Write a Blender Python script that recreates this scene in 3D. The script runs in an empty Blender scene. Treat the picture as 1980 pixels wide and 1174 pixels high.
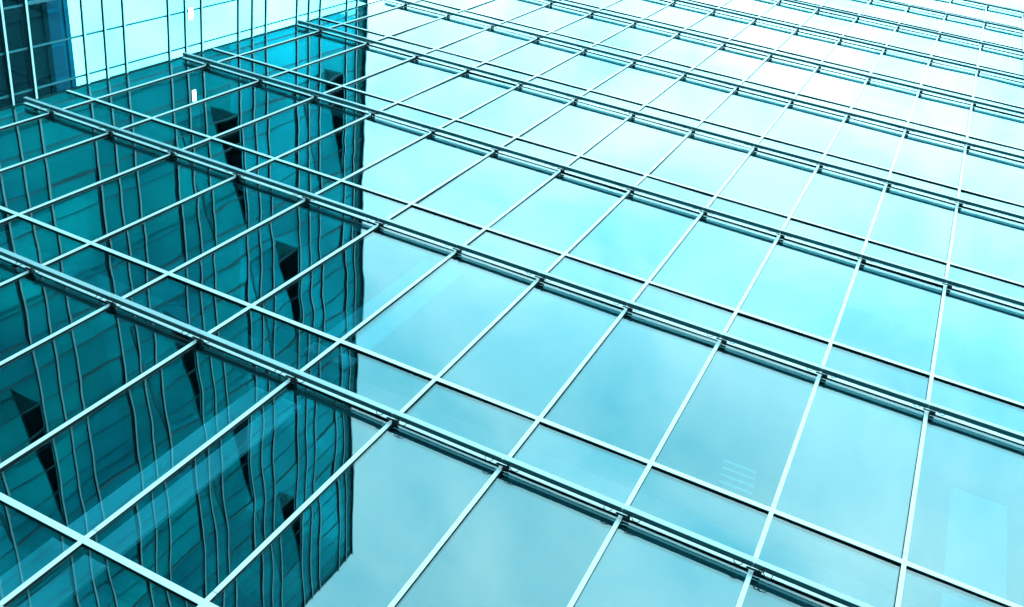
import bpy, bmesh, math, random
from mathutils import Matrix, Vector

random.seed(7)
S = bpy.context.scene
COL = S.collection
W = 1.5                       # width of one curtain-wall bay, metres
H = 2.9458                    # floor module, in bays
E0 = 6.0988 * W + 1.6         # height of the e = 0 transom above the ground

# ------------------------------------------------------------------ camera
cam_d = bpy.data.cameras.new('camera')
cam = bpy.data.objects.new('camera', cam_d)
COL.objects.link(cam)
S.camera = cam
R0 = Vector((0.8952508613, -0.1254706329, 0.4275313036))
R1 = Vector((0.3167270737, 0.8540896515, -0.4125709974))
R2 = Vector((-0.3133845180, 0.5047652795, 0.8043644426))
m = Matrix((R0, -R1, -R2)).transposed().to_4x4()
m.translation = Vector((3.98082 * W, -4.83372 * W, -6.09882 * W + E0))
cam.matrix_world = m
cam_d.sensor_fit = 'HORIZONTAL'
cam_d.sensor_width = 36.0
cam_d.lens = 36.0 * 1826.424 / 1980.0
cam_d.clip_start = 0.05
cam_d.clip_end = 3000

# ------------------------------------------------------------------ world
SUN_DIR = Vector((-0.15, 0.72, 0.68)).normalized()     # towards the sun, behind the tower
wd = bpy.data.worlds.new('World')
S.world = wd
wd.use_nodes = True
nt = wd.node_tree
nt.nodes.clear()
N = nt.nodes.new
L = nt.links.new
out = N('ShaderNodeOutputWorld')
bg = N('ShaderNodeBackground')
bg.inputs['Strength'].default_value = 0.12
sky = N('ShaderNodeTexSky')
sky.sky_type = 'NISHITA'
sky.sun_disc = False
sky.sun_elevation = math.asin(SUN_DIR.z)
sky.sun_rotation = math.atan2(SUN_DIR.x, SUN_DIR.y)
tc = N('ShaderNodeTexCoord')
mp = N('ShaderNodeMapping')
mp.inputs['Scale'].default_value = (1.0, 1.0, 1.7)
mp.inputs['Location'].default_value = (1.7, 0.3, 0.9)
mp.inputs['Rotation'].default_value = (0.2, 0.1, 0.6)
nz = N('ShaderNodeTexNoise')
nz.inputs['Scale'].default_value = 4.6
nz.inputs['Detail'].default_value = 6.0
nz.inputs['Roughness'].default_value = 0.52
nz.inputs['Distortion'].default_value = 0.35
cr = N('ShaderNodeValToRGB')                            # cloud brightness
cr.color_ramp.elements[0].position = 0.29
cr.color_ramp.elements[0].color = (3.2 / 16, 10.2 / 16, 12.4 / 16, 1)
cr.color_ramp.elements[1].position = 0.71
cr.color_ramp.elements[1].color = (10.4 / 16, 15.0 / 16, 15.8 / 16, 1)
sc = N('ShaderNodeVectorMath')
sc.operation = 'SCALE'
sc.inputs['Scale'].default_value = 16.0
tint = N('ShaderNodeMix')
tint.data_type = 'RGBA'
tint.blend_type = 'MULTIPLY'
tint.inputs['Factor'].default_value = 1.0
tint.inputs['B'].default_value = (0.45, 1.5, 1.35, 1)
mx = N('ShaderNodeMix')
mx.data_type = 'RGBA'
mx.inputs['Factor'].default_value = 0.9
L(tc.outputs['Generated'], mp.inputs['Vector'])
L(mp.outputs['Vector'], nz.inputs['Vector'])
L(nz.outputs['Fac'], cr.inputs['Fac'])
L(cr.outputs['Color'], sc.inputs[0])
L(sky.outputs['Color'], tint.inputs['A'])
L(tint.outputs['Result'], mx.inputs['A'])
L(sc.outputs['Vector'], mx.inputs['B'])
sx = N('ShaderNodeSeparateXYZ')                         # overcast sky: the zenith is brighter than the horizon
L(tc.outputs['Generated'], sx.inputs[0])
zr = N('ShaderNodeMapRange')
zr.inputs['From Min'].default_value = 0.0
zr.inputs['From Max'].default_value = 1.0
zr.inputs['To Min'].default_value = 0.50
zr.inputs['To Max'].default_value = 1.04
L(sx.outputs['Z'], zr.inputs['Value'])
zs = N('ShaderNodeVectorMath')
zs.operation = 'SCALE'
L(mx.outputs['Result'], zs.inputs[0])
L(zr.outputs['Result'], zs.inputs['Scale'])
L(zs.outputs['Vector'], bg.inputs['Color'])
L(bg.outputs['Background'], out.inputs['Surface'])

# ------------------------------------------------------------------ sun
sun_d = bpy.data.lights.new('sun', 'SUN')
sun_d.energy = 1.0
sun_d.angle = math.radians(12)
sun_d.color = (1.0, 0.97, 0.92)
sun = bpy.data.objects.new('sun', sun_d)
COL.objects.link(sun)
sun.rotation_euler = SUN_DIR.to_track_quat('Z', 'Y').to_euler()

S.view_settings.view_transform = 'Standard'
S.view_settings.look = 'None'
S.view_settings.gamma = 1.0
S.view_settings.exposure = 2.08
S.cycles.max_bounces = 14
S.cycles.glossy_bounces = 6
S.cycles.transparent_max_bounces = 24
S.cycles.sample_clamp_indirect = 12.0

# ------------------------------------------------------------------ materials
def mat(name, col, rough=0.5, metal=0.0, emit=None, vary=0.0, vscale=3.0, spec=0.5):
    mt = bpy.data.materials.new(name)
    mt.use_nodes = True
    t = mt.node_tree
    b = t.nodes['Principled BSDF']
    b.inputs['Base Color'].default_value = (*col, 1)
    b.inputs['Roughness'].default_value = rough
    b.inputs['Metallic'].default_value = metal
    b.inputs['Specular IOR Level'].default_value = spec
    if emit:
        b.inputs['Emission Color'].default_value = (*emit[0], 1)
        b.inputs['Emission Strength'].default_value = emit[1]
    if vary:
        c = t.nodes.new('ShaderNodeTexCoord')
        n = t.nodes.new('ShaderNodeTexNoise')
        n.inputs['Scale'].default_value = vscale
        n.inputs['Detail'].default_value = 5
        r = t.nodes.new('ShaderNodeValToRGB')
        r.color_ramp.elements[0].position = 0.3
        r.color_ramp.elements[1].position = 0.7
        r.color_ramp.elements[0].color = (*[x * (1 - vary) for x in col], 1)
        r.color_ramp.elements[1].color = (*[min(1, x * (1 + vary)) for x in col], 1)
        t.links.new(c.outputs['Object'], n.inputs['Vector'])
        t.links.new(n.outputs['Fac'], r.inputs['Fac'])
        t.links.new(r.outputs['Color'], b.inputs['Base Color'])
    return mt

def glass(name, r0, refl, trans, wave, wscale, vary_t=0.0):
    """coated architectural glass: Schlick reflection over tinted transmission, with roller-wave relief"""
    mt = bpy.data.materials.new(name)
    mt.use_nodes = True
    t = mt.node_tree
    t.nodes.clear()
    n = t.nodes.new
    l = t.links.new
    o = n('ShaderNodeOutputMaterial')
    c = n('ShaderNodeTexCoord')
    oi = n('ShaderNodeObjectInfo')
    mul = n('ShaderNodeMath'); mul.operation = 'MULTIPLY'; mul.inputs[1].default_value = 57.0
    add = n('ShaderNodeVectorMath'); add.operation = 'ADD'
    no = n('ShaderNodeTexNoise')
    no.inputs['Scale'].default_value = wscale
    no.inputs['Detail'].default_value = 1.0
    no.inputs['Roughness'].default_value = 0.4
    bu = n('ShaderNodeBump')
    bu.inputs['Strength'].default_value = 1.0
    bu.inputs['Distance'].default_value = wave
    l(oi.outputs['Random'], mul.inputs[0])
    l(c.outputs['Object'], add.inputs[0])
    l(mul.outputs[0], add.inputs[1])
    l(add.outputs[0], no.inputs['Vector'])
    l(no.outputs['Fac'], bu.inputs['Height'])
    g = n('ShaderNodeBsdfGlossy')
    g.inputs['Roughness'].default_value = 0.0
    g.inputs['Color'].default_value = (*refl, 1)
    l(bu.outputs['Normal'], g.inputs['Normal'])
    sp = n('ShaderNodeMapping')
    sp.inputs['Scale'].default_value = (7.0, 7.0, 0.7)
    l(add.outputs[0], sp.inputs['Vector'])
    sn = n('ShaderNodeTexNoise')
    sn.inputs['Scale'].default_value = 1.6
    sn.inputs['Detail'].default_value = 6.0
    l(sp.outputs['Vector'], sn.inputs['Vector'])
    sr = n('ShaderNodeMapRange')
    sr.inputs['From Min'].default_value = 0.25
    sr.inputs['From Max'].default_value = 0.75
    sr.inputs['To Min'].default_value = 0.975
    sr.inputs['To Max'].default_value = 1.015
    l(sn.outputs['Fac'], sr.inputs['Value'])
    sv = n('ShaderNodeVectorMath'); sv.operation = 'SCALE'
    sv.inputs[0].default_value = refl
    l(sr.outputs['Result'], sv.inputs['Scale'])
    l(sv.outputs['Vector'], g.inputs['Color'])
    tr = n('ShaderNodeBsdfTransparent')
    tr.inputs['Color'].default_value = (*trans, 1)
    if vary_t:                                         # each pane let through a slightly different amount
        vt = n('ShaderNodeMapRange')
        vt.inputs['To Min'].default_value = 1.0 - vary_t
        vt.inputs['To Max'].default_value = 1.03
        vm = n('ShaderNodeVectorMath'); vm.operation = 'SCALE'
        vm.inputs[0].default_value = trans
        l(oi.outputs['Random'], vt.inputs['Value'])
        l(vt.outputs['Result'], vm.inputs['Scale'])
        l(vm.outputs['Vector'], tr.inputs['Color'])
    ge = n('ShaderNodeNewGeometry')
    dt = n('ShaderNodeVectorMath'); dt.operation = 'DOT_PRODUCT'
    l(ge.outputs['Normal'], dt.inputs[0])
    l(ge.outputs['Incoming'], dt.inputs[1])
    ab = n('ShaderNodeMath'); ab.operation = 'ABSOLUTE'
    l(dt.outputs['Value'], ab.inputs[0])
    om = n('ShaderNodeMath'); om.operation = 'SUBTRACT'; om.inputs[0].default_value = 1.0
    l(ab.outputs[0], om.inputs[1])
    pw = n('ShaderNodeMath'); pw.operation = 'POWER'; pw.inputs[1].default_value = 5.0
    l(om.outputs[0], pw.inputs[0])
    sm = n('ShaderNodeMath'); sm.operation = 'MULTIPLY_ADD'
    sm.inputs[1].default_value = 1 - r0
    va = n('ShaderNodeMapRange')
    va.inputs['To Min'].default_value = r0 * 0.90
    va.inputs['To Max'].default_value = r0 * 1.10
    l(oi.outputs['Random'], va.inputs['Value'])
    l(va.outputs['Result'], sm.inputs[2])
    l(pw.outputs[0], sm.inputs[0])
    ms = n('ShaderNodeMixShader')
    l(sm.outputs[0], ms.inputs[0])
    l(tr.outputs[0], ms.inputs[1])
    l(g.outputs[0], ms.inputs[2])
    l(ms.outputs[0], o.inputs['Surface'])
    return mt

M = {}
M['white'] = mat('white_coated_aluminium', (0.58, 0.66, 0.66), 0.32, vary=0.03, vscale=1.2)
M['bright'] = mat('bright_white_aluminium', (0.62, 0.88, 0.90), 0.3, vary=0.03, vscale=1.0)
M['pale'] = mat('pale_rail_aluminium', (0.33, 0.43, 0.44), 0.35, vary=0.04, vscale=1.5)
M['black'] = mat('gasket_and_shade_black', (0.008, 0.010, 0.012), 0.55, spec=0.25)  # gasket black, also carrying the shade on cap and bar undersides
M['soffit'] = mat('rail_underside_shade', (0.035, 0.16, 0.18), 0.5)  # rail metal darkened: the shade of its underside is in the colour
M['dark'] = mat('dark_anodised_metal', (0.03, 0.045, 0.05), 0.38, metal=0.6)
M['steel'] = mat('bracket_steel', (0.30, 0.33, 0.34), 0.35, metal=0.9)
M['cable'] = mat('black_cable_sheath', (0.012, 0.02, 0.022), 0.5)
M['glass_tower'] = glass('tower_glass', 0.095, (0.78, 0.98, 1.0), (0.38, 0.66, 0.70), 0.0058, 0.80)
M['glass_wing'] = glass('wing_glass', 0.012, (0.15, 0.95, 1.0), (0.50, 0.86, 0.88), 0.0008, 1.1, 0.13)
M['slab'] = mat('ceiling_plaster', (0.06, 0.10, 0.11), 0.8, vary=0.05)
M['core'] = mat('dark_interior', (0.03, 0.06, 0.068), 0.8, vary=0.3, vscale=0.3)
M['column'] = mat('white_painted_column', (0.72, 0.80, 0.80), 0.7)
M['blind'] = mat('blind_fabric', (0.28, 0.42, 0.44), 0.9)
def frosted(name, col, k):
    mt = mat(name, col, 0.8, vary=0.42, vscale=0.30, spec=0.1)
    t = mt.node_tree
    b = t.nodes['Principled BSDF']
    tl = t.nodes.new('ShaderNodeBsdfTranslucent')
    src = b.inputs['Base Color'].links[0].from_socket
    oi = t.nodes.new('ShaderNodeObjectInfo')
    rg = t.nodes.new('ShaderNodeMapRange')
    rg.inputs['To Min'].default_value = 0.74
    rg.inputs['To Max'].default_value = 1.12
    sc_ = t.nodes.new('ShaderNodeVectorMath')
    sc_.operation = 'SCALE'
    t.links.new(oi.outputs['Random'], rg.inputs['Value'])
    t.links.new(src, sc_.inputs[0])
    t.links.new(rg.outputs['Result'], sc_.inputs['Scale'])
    src = sc_.outputs['Vector']
    t.links.new(src, b.inputs['Base Color'])
    t.links.new(src, tl.inputs['Color'])
    ms = t.nodes.new('ShaderNodeMixShader')
    ms.inputs[0].default_value = k
    t.links.new(b.outputs[0], ms.inputs[1])
    t.links.new(tl.outputs[0], ms.inputs[2])
    t.links.new(ms.outputs[0], t.nodes['Material Output'].inputs['Surface'])
    return mt
M['roofdiffuser'] = frosted('added_roof_diffuser', (0.008, 0.46, 0.54), 0.75)
M['inner'] = frosted('added_teal_diffuser', (0.006, 0.76, 0.98), 0.88)  # added translucent sheet, lets skylight through to brighten the wing
M['gapshade'] = mat('window_gap_shade', (0.004, 0.012, 0.016), 0.8, spec=0.1)  # near black that stands for the shade inside open windows
M['frame'] = mat('teal_grey_mullion', (0.025, 0.17, 0.20), 0.5)
M['clad'] = mat('grey_cladding', (0.24, 0.27, 0.28), 0.6, vary=0.12, vscale=0.4)
M['bgwall'] = mat('far_office_cladding', (0.006, 0.085, 0.14), 0.9, spec=0.08, vary=0.15, vscale=0.1)
M['bgdark'] = mat('far_dark_cladding', (0.002, 0.010, 0.015), 0.9, spec=0.08, vary=0.2, vscale=0.1)
M['bgglass'] = mat('far_office_window', (0.003, 0.045, 0.085), 0.6, spec=0.08)
M['lamp'] = mat('lit_lamp_lens', (0.9, 0.95, 0.95), 0.4, emit=((0.85, 1.0, 1.0), 5.0))
M['board'] = mat('grey_partition', (0.20, 0.27, 0.28), 0.8)
M['strip'] = mat('light_strip', (0.6, 0.7, 0.7), 0.5, emit=((0.75, 1.0, 1.0), 0.03))
M['paving'] = mat('dark_paving', (0.055, 0.06, 0.06), 0.85, vary=0.25, vscale=0.6)

# ------------------------------------------------------------------ helpers
def P(t, n, e):
    return Vector((t * W, -n * W, e * W + E0))

def box(bm, x0, x1, y0, y1, z0, z1):
    v = [bm.verts.new(c) for c in ((x0, y0, z0), (x1, y0, z0), (x1, y1, z0), (x0, y1, z0),
                                   (x0, y0, z1), (x1, y0, z1), (x1, y1, z1), (x0, y1, z1))]
    for f in ((0, 3, 2, 1), (4, 5, 6, 7), (0, 1, 5, 4), (1, 2, 6, 5), (2, 3, 7, 6), (3, 0, 4, 7)):
        bm.faces.new([v[i] for i in f])

def ring(bm, c, r, rr, ax, seg=12, ms=5):
    """a cable loop in the plane of the two axes ax"""
    a, b = Vector(ax[0]).normalized(), Vector(ax[1]).normalized()
    k = a.cross(b)
    rows = []
    for i in range(seg):
        u = 2 * math.pi * i / seg
        d = a * math.cos(u) + b * math.sin(u)
        rows.append([bm.verts.new(Vector(c) + d * (r + rr * math.cos(2 * math.pi * j / ms))
                                  + k * rr * math.sin(2 * math.pi * j / ms)) for j in range(ms)])
    for i in range(seg):
        for j in range(ms):
            bm.faces.new((rows[i][j], rows[(i + 1) % seg][j], rows[(i + 1) % seg][(j + 1) % ms], rows[i][(j + 1) % ms]))

def cyl(bm, p, q, r, seg=8):
    p, q = Vector(p), Vector(q)
    d = (q - p).normalized()
    a = d.orthogonal().normalized()
    b = d.cross(a)
    A = [bm.verts.new(p + (a * math.cos(2 * math.pi * i / seg) + b * math.sin(2 * math.pi * i / seg)) * r) for i in range(seg)]
    B = [bm.verts.new(q + (a * math.cos(2 * math.pi * i / seg) + b * math.sin(2 * math.pi * i / seg)) * r) for i in range(seg)]
    for i in range(seg):
        bm.faces.new((A[i], A[(i + 1) % seg], B[(i + 1) % seg], B[i]))
    bm.faces.new(A[::-1])
    bm.faces.new(B)

def mesh(name, bm, mt, bevel=0.0):
    bmesh.ops.recalc_face_normals(bm, faces=bm.faces)
    if bevel:
        bmesh.ops.bevel(bm, geom=bm.edges[:], offset=bevel, segments=1, affect='EDGES')
    me = bpy.data.meshes.new(name)
    bm.to_mesh(me)
    bm.free()
    me.materials.append(mt)
    return me

def put(name, me, parent=None, loc=(0, 0, 0), rot=(0, 0, 0)):
    o = bpy.data.objects.new(name, me)
    COL.objects.link(o)
    o.parent = parent
    o.location = loc
    o.rotation_euler = rot
    return o

def boxes(name, mt, parent, lst, bevel=0.0, loc=(0, 0, 0)):
    bm = bmesh.new()
    for b in lst:
        box(bm, *b)
    return put(name, mesh(name, bm, mt, bevel), parent, loc)

def thing(name, label, cat, loc=(0, 0, 0), rz=0.0, group=None):
    o = bpy.data.objects.new(name, None)
    COL.objects.link(o)
    o.empty_display_size = 0.5
    o.location = loc
    o.rotation_euler = (0, 0, rz)
    o['label'] = label
    o['category'] = cat
    if group:
        o['group'] = group
    return o

# ------------------------------------------------------------------ ground
bm = bmesh.new()
NG = 24
vs = [[bm.verts.new((-900 + 1800 * i / NG, -900 + 1800 * j / NG, 0)) for j in range(NG + 1)] for i in range(NG + 1)]
for i in range(NG):
    for j in range(NG):
        bm.faces.new((vs[i][j], vs[i + 1][j], vs[i + 1][j + 1], vs[i][j + 1]))
g = put('ground', mesh('ground', bm, M['paving']))
g['kind'] = 'structure'

# ------------------------------------------------------------------ the big tower (its front is the plane y = 0)
T0 = -6.53
I0, I1 = -6, 10              # bays: mullions at integer t
J0, J1 = -2, 9               # thin transoms at e = H * j, rail transoms at e = H * j - 0.695
RAIL = -0.695
tower = thing('glass_tower', 'large mirror glass tower with projecting double rails, filling most of the view', 'building', (0, 0, 0))
TX0, TX1 = T0 * W + 0.03, (I1 + 0.6) * W
ZB, ZT = 0.0, P(0, 0, H * J1 + 2.2).z

# carcass: back, end walls, roof
boxes('carcass', M['clad'], tower, [
    (TX0, TX0 + 0.3, 0.12, 7.0, ZB, ZT), (TX1 - 0.3, TX1, 0.12, 7.0, ZB, ZT),
    (TX0 + 0.3, TX1 - 0.3, 6.7, 7.0, ZB, ZT), (TX0 + 0.3, TX1 - 0.3, 0.12, 6.7, ZT - 0.4, ZT)])
boxes('core_wall', M['core'], tower, [(TX0 + 0.32, TX1 - 0.32, 6.2, 6.6, ZB + 0.2, ZT - 0.5)])
for j in range(J0, J1 + 1):
    z0, z1 = P(0, 0, H * j - 0.60).z, P(0, 0, H * j - 0.10).z
    if z0 < 0.3:
        continue
    boxes('floor_slab', M['slab'], tower, [(TX0 + 0.32, TX1 - 0.32, 0.35, 6.19, z0, z1)])

# glass: two shared meshes per bay width
GAP = 0.012
def pane_mesh(w, h, name):
    b = bmesh.new()
    box(b, -w / 2, w / 2, -0.012, 0.012, -h / 2, h / 2)
    return mesh(name, b, M['glass_tower'])
me_tall = pane_mesh(W - GAP, (H + RAIL) * W - GAP, 'tall_pane')
me_short = pane_mesh(W - GAP, -RAIL * W - GAP, 'short_pane')
first_w = (I0 - T0) * W - 0.05
me_tall0 = pane_mesh(first_w - GAP, (H + RAIL) * W - GAP, 'tall_end_pane')
me_short0 = pane_mesh(first_w - GAP, -RAIL * W - GAP, 'short_end_pane')
TILT = math.radians(0.15)
stuff = []
npane = 0
def in_view(t, e, j):
    """is this bay among those the photograph shows"""
    left = -6.6
    lo = {-2: (0, 4), -1: (-3, 6), 0: (-5, 7)}.get(j, (-7, 7))
    return lo[0] <= t <= lo[1] and j >= -2
for j in range(J0, J1 + 1):
    for i in range(I0 - 1, I1):
        end = i == I0 - 1
        tc_ = (T0 * W + 0.05 + first_w / 2) if end else (i + 0.5) * W
        for tall in (True, False):
            ec = (H * j + H * (j + 1) + RAIL) / 2 if tall else H * j + RAIL / 2
            zz = P(0, 0, ec).z
            if zz < 0.5:
                continue
            rot = (random.gauss(0, TILT), 0, random.gauss(0, TILT))
            loc = (tc_, 0.015, zz)
            me = (me_tall0 if end else me_tall) if tall else (me_short0 if end else me_short)
            if in_view(i + 0.5, ec, j) and npane < 290:
                put('pane', me, tower, loc, rot)
                npane += 1
            else:
                stuff.append((me, loc, rot))
bm = bmesh.new()
for me, loc, rot in stuff:
    n0 = len(bm.verts)
    bm.from_mesh(me)
    bm.verts.ensure_lookup_table()
    mt4 = Matrix.Translation(loc) @ Matrix.Rotation(rot[0], 4, 'X') @ Matrix.Rotation(rot[2], 4, 'Z')
    for v in bm.verts[n0:]:
        v.co = mt4 @ v.co
o = put('outer_glazing', mesh('outer_glazing', bm, M['glass_tower']), tower)
o['kind'] = 'stuff'

boxes('corner_seal', M['black'], tower, [(T0 * W - 0.04, T0 * W + 0.046, -0.006, 0.118, ZB + 0.1, ZT - 0.5)])
# mullions and transoms: black pressure plate with a white cover cap on it
MW = 0.053
for i in range(I0, I1 + 1):
    b = boxes('mullion', M['black'], tower, [(-MW / 2 + 0.003, MW / 2 - 0.003, -0.018, 0.14, ZB + 0.1, ZT - 0.5)], loc=(i * W, 0, 0))
    zs_ = [ZB + 0.1] + [P(0, 0, H * j + 0.10).z for j in range(J0 + 1, J1 + 1)] + [ZT - 0.5]
    for z0, z1 in zip(zs_[:-1], zs_[1:]):
        boxes('cover_cap', M['white'], b, [(-MW / 2, MW / 2, -0.026 + random.uniform(-0.0006, 0.0006), -0.0175, z0 + 0.004, z1 - 0.004)], 0.002)
TH = 0.076
def transom(e, name, proud=0.016):
    z = P(0, 0, e).z
    if z < 0.5:
        return None
    b = boxes(name, M['black'], tower, [(TX0 + 0.03, TX1, -proud - 0.0005, 0.13, -TH / 2 + 0.003, TH / 2 - 0.003)], loc=(0, 0, z))
    boxes('cover_cap', M['white'], b, [(TX0 + 0.02, TX1 + 0.01, -proud - 0.0082, -proud, -TH / 2, TH / 2)], 0.002)
    return b
for j in range(J0, J1 + 1):
    transom(H * j, 'transom')
    transom(H * j + RAIL, 'transom', 0.009)

# facade access rails, standing off the glass on brackets at every mullion
bm = bmesh.new()
box(bm, 0.029, 0.110, -0.072, -0.018, -0.046, -0.003)      # arm beside the mullion
box(bm, -0.060, 0.0285, -0.0705, -0.058, -0.026, -0.004)    # web over the mullion
me_arm = mesh('bracket_arm', bm, M['dark'])
bm = bmesh.new()
box(bm, -0.006, 0.006, -0.146, -0.098, -0.010, 0.082)      # splice plate at the rail joint
me_bolt = mesh('splice_plate', bm, M['steel'])
bm = bmesh.new()
ring(bm, (-0.155, -0.105, -0.028), 0.050, 0.0055, ((1, 0, 0), (0, -0.25, 1)))
ring(bm, (0.175, -0.105, -0.030), 0.050, 0.0055, ((1, 0.2, 0), (0, -0.2, 1)))
ring(bm, (0.110, -0.115, -0.022), 0.034, 0.0055, ((1, -0.3, 0.2), (0, 0.2, 1)))
cyl(bm, (-0.110, -0.105, -0.015), (0.130, -0.105, -0.022), 0.004, 5)
me_loop = mesh('cable_loop', bm, M['cable'])
RE0, RE1 = -0.733 * W, -0.680 * W
for j in range(J0, J1 + 1):
    z = P(0, 0, H * j).z
    if z + RE0 < 0.8:
        continue
    root = None
    edges = [TX0 + 0.06] + [i * W for i in range(I0, I1 + 1)] + [TX1]
    bm = bmesh.new()
    bs = bmesh.new()
    for a, b_ in zip(edges[:-1], edges[1:]):
        dz = random.uniform(-0.002, 0.002)
        x0, x1 = a + 0.004, b_ - 0.004
        yf, yb, t_ = -0.148, -0.074, 0.006
        # open channel: front plate and back lip, closed below by a soffit with shade in its colour
        box(bm, x0, x1, yf, yf + t_, RE0 + dz, RE1 + dz)
        box(bm, x0, x1, yb - t_, yb, RE0 + 0.004 + dz, RE1 - 0.03 + dz)
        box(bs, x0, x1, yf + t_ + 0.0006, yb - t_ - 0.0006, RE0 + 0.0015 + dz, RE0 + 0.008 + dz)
    rail = put('access_rail', mesh('access_rail', bm, M['pale'], 0.0015), tower, (0, 0, z))
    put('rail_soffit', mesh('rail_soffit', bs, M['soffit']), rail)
    for i in range(I0, I1 + 1):
        br = put('bracket', me_arm, rail, (i * W, 0, RE0))
        put('splice_plate', me_bolt, rail, (i * W, 0, RE0))
        put('cable_loop', me_loop, rail, (i * W, 0, RE0 + random.uniform(-0.004, 0.004)), (0, random.uniform(-0.08, 0.08), 0))

# what shows faintly through the glass
def inside(name, mt, t0, t1, d0, d1, e0, e1):
    a, b_ = P(t0, -d0, e0), P(t1, -d1, e1)
    return boxes(name, mt, tower, [(a.x, b_.x, a.y, b_.y, a.z, b_.z)])
inside('column', M['column'], -0.36, 0.12, 0.20, 0.23, -5.5, -0.75)
inside('column', M['blind'], -0.36, 0.12, 0.20, 0.23, -0.05, 2.2)
for (t0, t1, e0) in ((-1.40, -0.53, 4.52), (-0.50, 0.45, 4.52), (0.48, 1.46, 4.54), (1.49, 2.46, 4.54),
                     (2.50, 3.47, 4.06), (3.50, 4.47, 4.06), (4.50, 5.47, 4.05), (5.50, 6.47, 4.05)):
    inside('roller_blind', M['blind'], t0 - 0.06, t1 - 0.03, 0.080, 0.084, e0, 2 * H + RAIL - 0.05)
for k in range(4):                                     # a small lit fitting deep in the room
    inside('ceiling_light', M['strip'], 3.49 - 0.012 * k, 3.80 - 0.012 * k, 0.60, 0.62, 0.90 + 0.105 * k, 0.908 + 0.105 * k)
inside('partition_board', M['board'], 5.36, 5.82, 0.28, 0.31, -0.05, 1.62)

# ------------------------------------------------------------------ the glass wing at right angles to the tower
wing = thing('glass_wing', 'lower glass wing with white bars in threes, meeting the tower at upper left', 'building',
             (T0 * W, 0, 0), 0.0275)
NE = 15.2
def z_(e):
    return e * W + E0
cents = [2.08 + 1.6 * k for k in range(-4, 6)]
ROOF = 10.46
bars = sorted([c + d for c in cents for d in (-0.36, 0.0, 0.36)])
BH = 0.046
for e in bars:
    if e < -2.0:
        continue
    b = boxes('facade_bar', M['black'], wing, [(0.004, 0.058, -NE * W - 0.09, -0.03, -BH / 2 + 0.003, BH / 2 - 0.003)], loc=(0, 0, z_(e)))  # body black: the shade under the bar is put into its colour
    boxes('cover_cap', M['bright'], b, [(0.0585, 0.068, -NE * W - 0.10, -0.028, -BH / 2, BH / 2)], 0.002)
ns = [0.14 + 0.555 * k for k in range(28)]
nmax = NE
for n_ in ns:
    if n_ > NE - 0.1:
        continue
    boxes('mullion', M['frame'], wing, [(-0.023, 0.003, -0.017, 0.017, 0.1, z_(ROOF) - 0.02)], loc=(0, -n_ * W, 0))
boxes('corner_post', M['frame'], wing, [(-0.16, 0.03, -NE * W - 0.03, -NE * W + 0.07, 0.0, z_(ROOF))])
boxes('roof_coping', M['frame'], wing, [(-0.3, 0.03, -NE * W - 0.05, -0.02, z_(ROOF) + 0.004, z_(ROOF) + 0.06)])
# added translucent roof and back sheets, passing skylight to brighten the wing's panes
def sheet(name, x0, x1, y0, y1, z0, z1, axis):
    b = bmesh.new()
    vs_ = ([(x0, y0, z0), (x0, y1, z0), (x0, y1, z1), (x0, y0, z1)] if axis == 'x'
           else [(x0, y0, z0), (x1, y0, z0), (x1, y1, z0), (x0, y1, z0)])
    b.faces.new([b.verts.new(v) for v in vs_])
    return put(name, mesh(name, b, M['inner' if axis == 'x' else 'roofdiffuser']), wing)
NB = 9
for k in range(NB):
    y0 = -NE * W + 0.2 + k * (NE * W - 0.65) / NB
    y1 = y0 + (NE * W - 0.65) / NB
    sheet('roof_sheet', -5.249, -0.302, y0, y1, z_(ROOF) - 0.02, 0, 'z')
    for q in range(4):
        z0 = 0.02 + q * (z_(ROOF) - 0.04) / 4
        sheet('backlight_sheet', -5.25, 0, y0, y1, z0, z0 + (z_(ROOF) - 0.04) / 4, 'x')
for k in range(NB + 1):
    y0 = -NE * W + 0.2 + k * (NE * W - 0.65) / NB
    boxes('back_post', M['frame'], wing, [(-5.30, -5.26, y0 - 0.03, y0 + 0.03, 0.0, z_(ROOF) - 0.03)])
boxes('end_wall', M['inner'], wing, [(-5.24, -0.17, -NE * W, -NE * W + 0.2, 0.0, z_(ROOF) - 0.022)])

cache = {}
def wpane(nw, eh):
    k = (round(nw, 3), round(eh, 3))
    if k not in cache:
        b = bmesh.new()
        box(b, -0.010, 0.010, -nw * W / 2 + 0.010, nw * W / 2 - 0.010, -eh * W / 2 + 0.008, eh * W / 2 - 0.008)
        cache[k] = mesh('wing_pane', b, M['glass_wing'])
    return cache[k]
def sash_mesh(nw, eh):
    b = bmesh.new()
    # hinge line along the far (larger n) edge at local y = 0; sash runs to y = +nw
    a, h, f = nw * W - 0.02, eh * W / 2 - 0.01, 0.045
    box(b, -0.03, 0.012, 0.0, f, -h, h)
    box(b, -0.03, 0.012, a - f, a, -h, h)
    box(b, -0.03, 0.012, f, a - f, -h, -h + f)
    box(b, -0.03, 0.012, f, a - f, h - f, h)
    return mesh('sash_frame', b, M['frame'])
me_sash = sash_mesh(2.22, 0.88)
b = bmesh.new()
box(b, -0.012, 0.006, 0.046, 2.22 * W - 0.066, -0.44 * W + 0.056, 0.44 * W - 0.056)
me_sashpane = mesh('sash_pane', b, M['glass_wing'])
OPEN = {(5.64, 0), (8.84, 0), (0.84, 1), (4.04, 1), (7.24, 1), (5.64, 2), (7.24, 3)}
WT = math.radians(0.12)
wstuff = []
nw_count = 0
es = bars + [ROOF]
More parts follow.
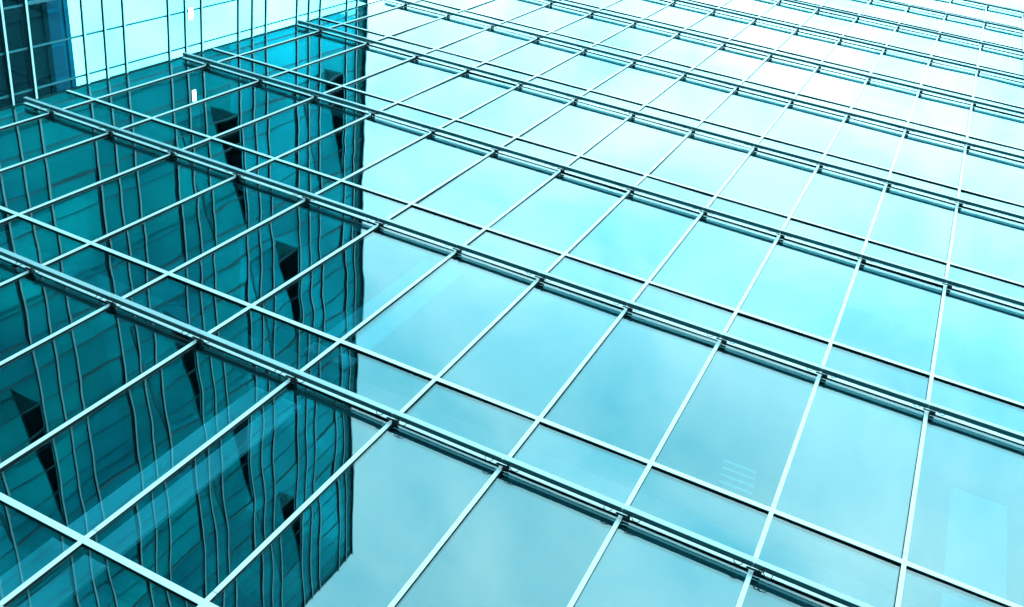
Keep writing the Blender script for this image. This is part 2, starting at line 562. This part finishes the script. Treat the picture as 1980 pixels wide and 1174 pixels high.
for e0, e1 in zip(es[:-1], es[1:]):
    if e1 > ROOF + 0.01 or e0 < -5.6:
        continue
    wide = (e1 - e0) > 0.5
    ec, eh = (e0 + e1) / 2, e1 - e0
    cells = []
    if wide:
        k = 0
        edges = [-0.005, 0.14, 0.695, 1.25]
        n_ = 1.25
        while n_ < NE - 0.2:
            edges += [n_ + 2.22, n_ + 2.775, n_ + 3.33]
            n_ += 3.33
    else:
        edges = [-0.005, 0.14, 0.695, 1.25]
        n_ = 1.25
        while n_ < NE - 0.2:
            n_ += 1.11
            edges.append(n_)
    edges = [x for x in edges if x < NE - 0.25] + [NE]
    for a, c in zip(edges[:-1], edges[1:]):
        if wide and abs((c - a) - 2.22) < 0.01 and e0 > -0.2:
            row = round((a - 1.25) / 3.33)
            ang = 0.0
            for (oe, orow) in OPEN:
                if abs(oe - e0) < 0.05 and orow == row:
                    ang = math.radians({(5.64, 0): 15.5, (8.84, 0): 12.0, (0.84, 1): 16.5, (4.04, 1): 13.5, (7.24, 1): 15.0, (5.64, 2): 11.5, (7.24, 3): 13.0}[(oe, orow)])
            s = put('window_sash', me_sash, wing, (0.0, -c * W + 0.012, z_(ec)), (0, 0, ang))
            put('pane', me_sashpane, s, (0, 0, 0), (0, random.gauss(0, WT), random.gauss(0, WT)))
            if ang:
                # shade in the open gap, modelled as a solid dark wedge behind the sash
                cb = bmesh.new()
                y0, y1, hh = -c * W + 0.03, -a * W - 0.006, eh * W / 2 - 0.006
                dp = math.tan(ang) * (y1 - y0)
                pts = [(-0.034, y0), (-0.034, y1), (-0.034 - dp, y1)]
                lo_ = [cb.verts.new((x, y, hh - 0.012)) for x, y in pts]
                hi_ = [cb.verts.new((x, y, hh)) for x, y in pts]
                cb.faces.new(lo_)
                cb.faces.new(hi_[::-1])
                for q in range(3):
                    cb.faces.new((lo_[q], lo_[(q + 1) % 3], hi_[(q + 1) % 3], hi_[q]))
                put('gap_shade_wedge', mesh('gap_shade_wedge', cb, M['gapshade']), wing, (0, 0, z_(ec)))
                s['label'] = 'window sash tilted inward, leaving a dark gap'
            continue
        rot = (0, random.gauss(0, WT), random.gauss(0, WT))
        loc = (-0.012, -(a + c) / 2 * W, z_(ec))
        if e0 > 0.0 and nw_count < 290:
            put('pane', wpane(c - a, eh), wing, loc, rot)
            nw_count += 1
        else:
            wstuff.append((wpane(c - a, eh), loc, rot))
bm = bmesh.new()
for me, loc, rot in wstuff:
    n0 = len(bm.verts)
    bm.from_mesh(me)
    bm.verts.ensure_lookup_table()
    mt4 = Matrix.Translation(loc) @ Matrix.Rotation(rot[1], 4, 'Y') @ Matrix.Rotation(rot[2], 4, 'Z')
    for v in bm.verts[n0:]:
        v.co = mt4 @ v.co
o = put('lower_glazing', mesh('lower_glazing', bm, M['glass_wing']), wing)
o['kind'] = 'stuff'

# lit lamp on the wing, between two bars
ln = Vector((math.cos(0.0275), math.sin(0.0275), 0))
lamp = thing('wall_lamp', 'small bright white lamp fixed between bars on the glass wing', 'lamp',
             (T0 * W + 0.64 * 0.0275 * W + 0.012, -0.66 * W, z_(5.395)), 0.0275)
boxes('lamp_housing', M['steel'], lamp, [(0.0, 0.03, -0.15, 0.15, -0.075, 0.075)], 0.004)
boxes('lamp_lens', M['lamp'], lamp, [(0.0305, 0.045, -0.13, 0.13, -0.06, 0.06)], 0.004)

# ------------------------------------------------------------------ buildings far behind the wing
def office(name, label, t, n0, n1, e1, wall, win, depth, rows, bays):
    b = thing(name, label, 'building', (t * W, -(n0 + n1) / 2 * W, 0))
    half = abs(n1 - n0) / 2 * W
    zt = z_(e1)
    boxes('wall', wall, b, [(-depth, 0, -half, half, 0, zt)])
    boxes('parapet', wall, b, [(-0.4, 0.15, -half - 0.1, half + 0.1, zt + 0.004, zt + 0.5)])
    bw = 2 * half / bays
    fh = 2.05 * W / 1.5
    bmw = bmesh.new()
    box(bmw, 0.003, 0.06, -bw / 2 + 0.18, bw / 2 - 0.18, -fh / 2 + 0.12, fh / 2 - 0.12)
    mw = mesh('far_window', bmw, win)
    for r in range(rows):
        for k in range(bays):
            put('window', mw, b, (0, -half + bw * (k + 0.5), zt - 0.35 - fh * (r + 0.5)))
    return b
office('office_building', 'blue grey office block seen through the glass wing', -45.0, -34.0, -4.0, 36.55, M['bgwall'], M['bgglass'], 20.0, 8, 14)
office('office_building', 'darker lower block in front of the blue grey office', -43.0, -40.0, -2.0, 33.3, M['bgdark'], M['bgdark'], 2.5, 6, 12)
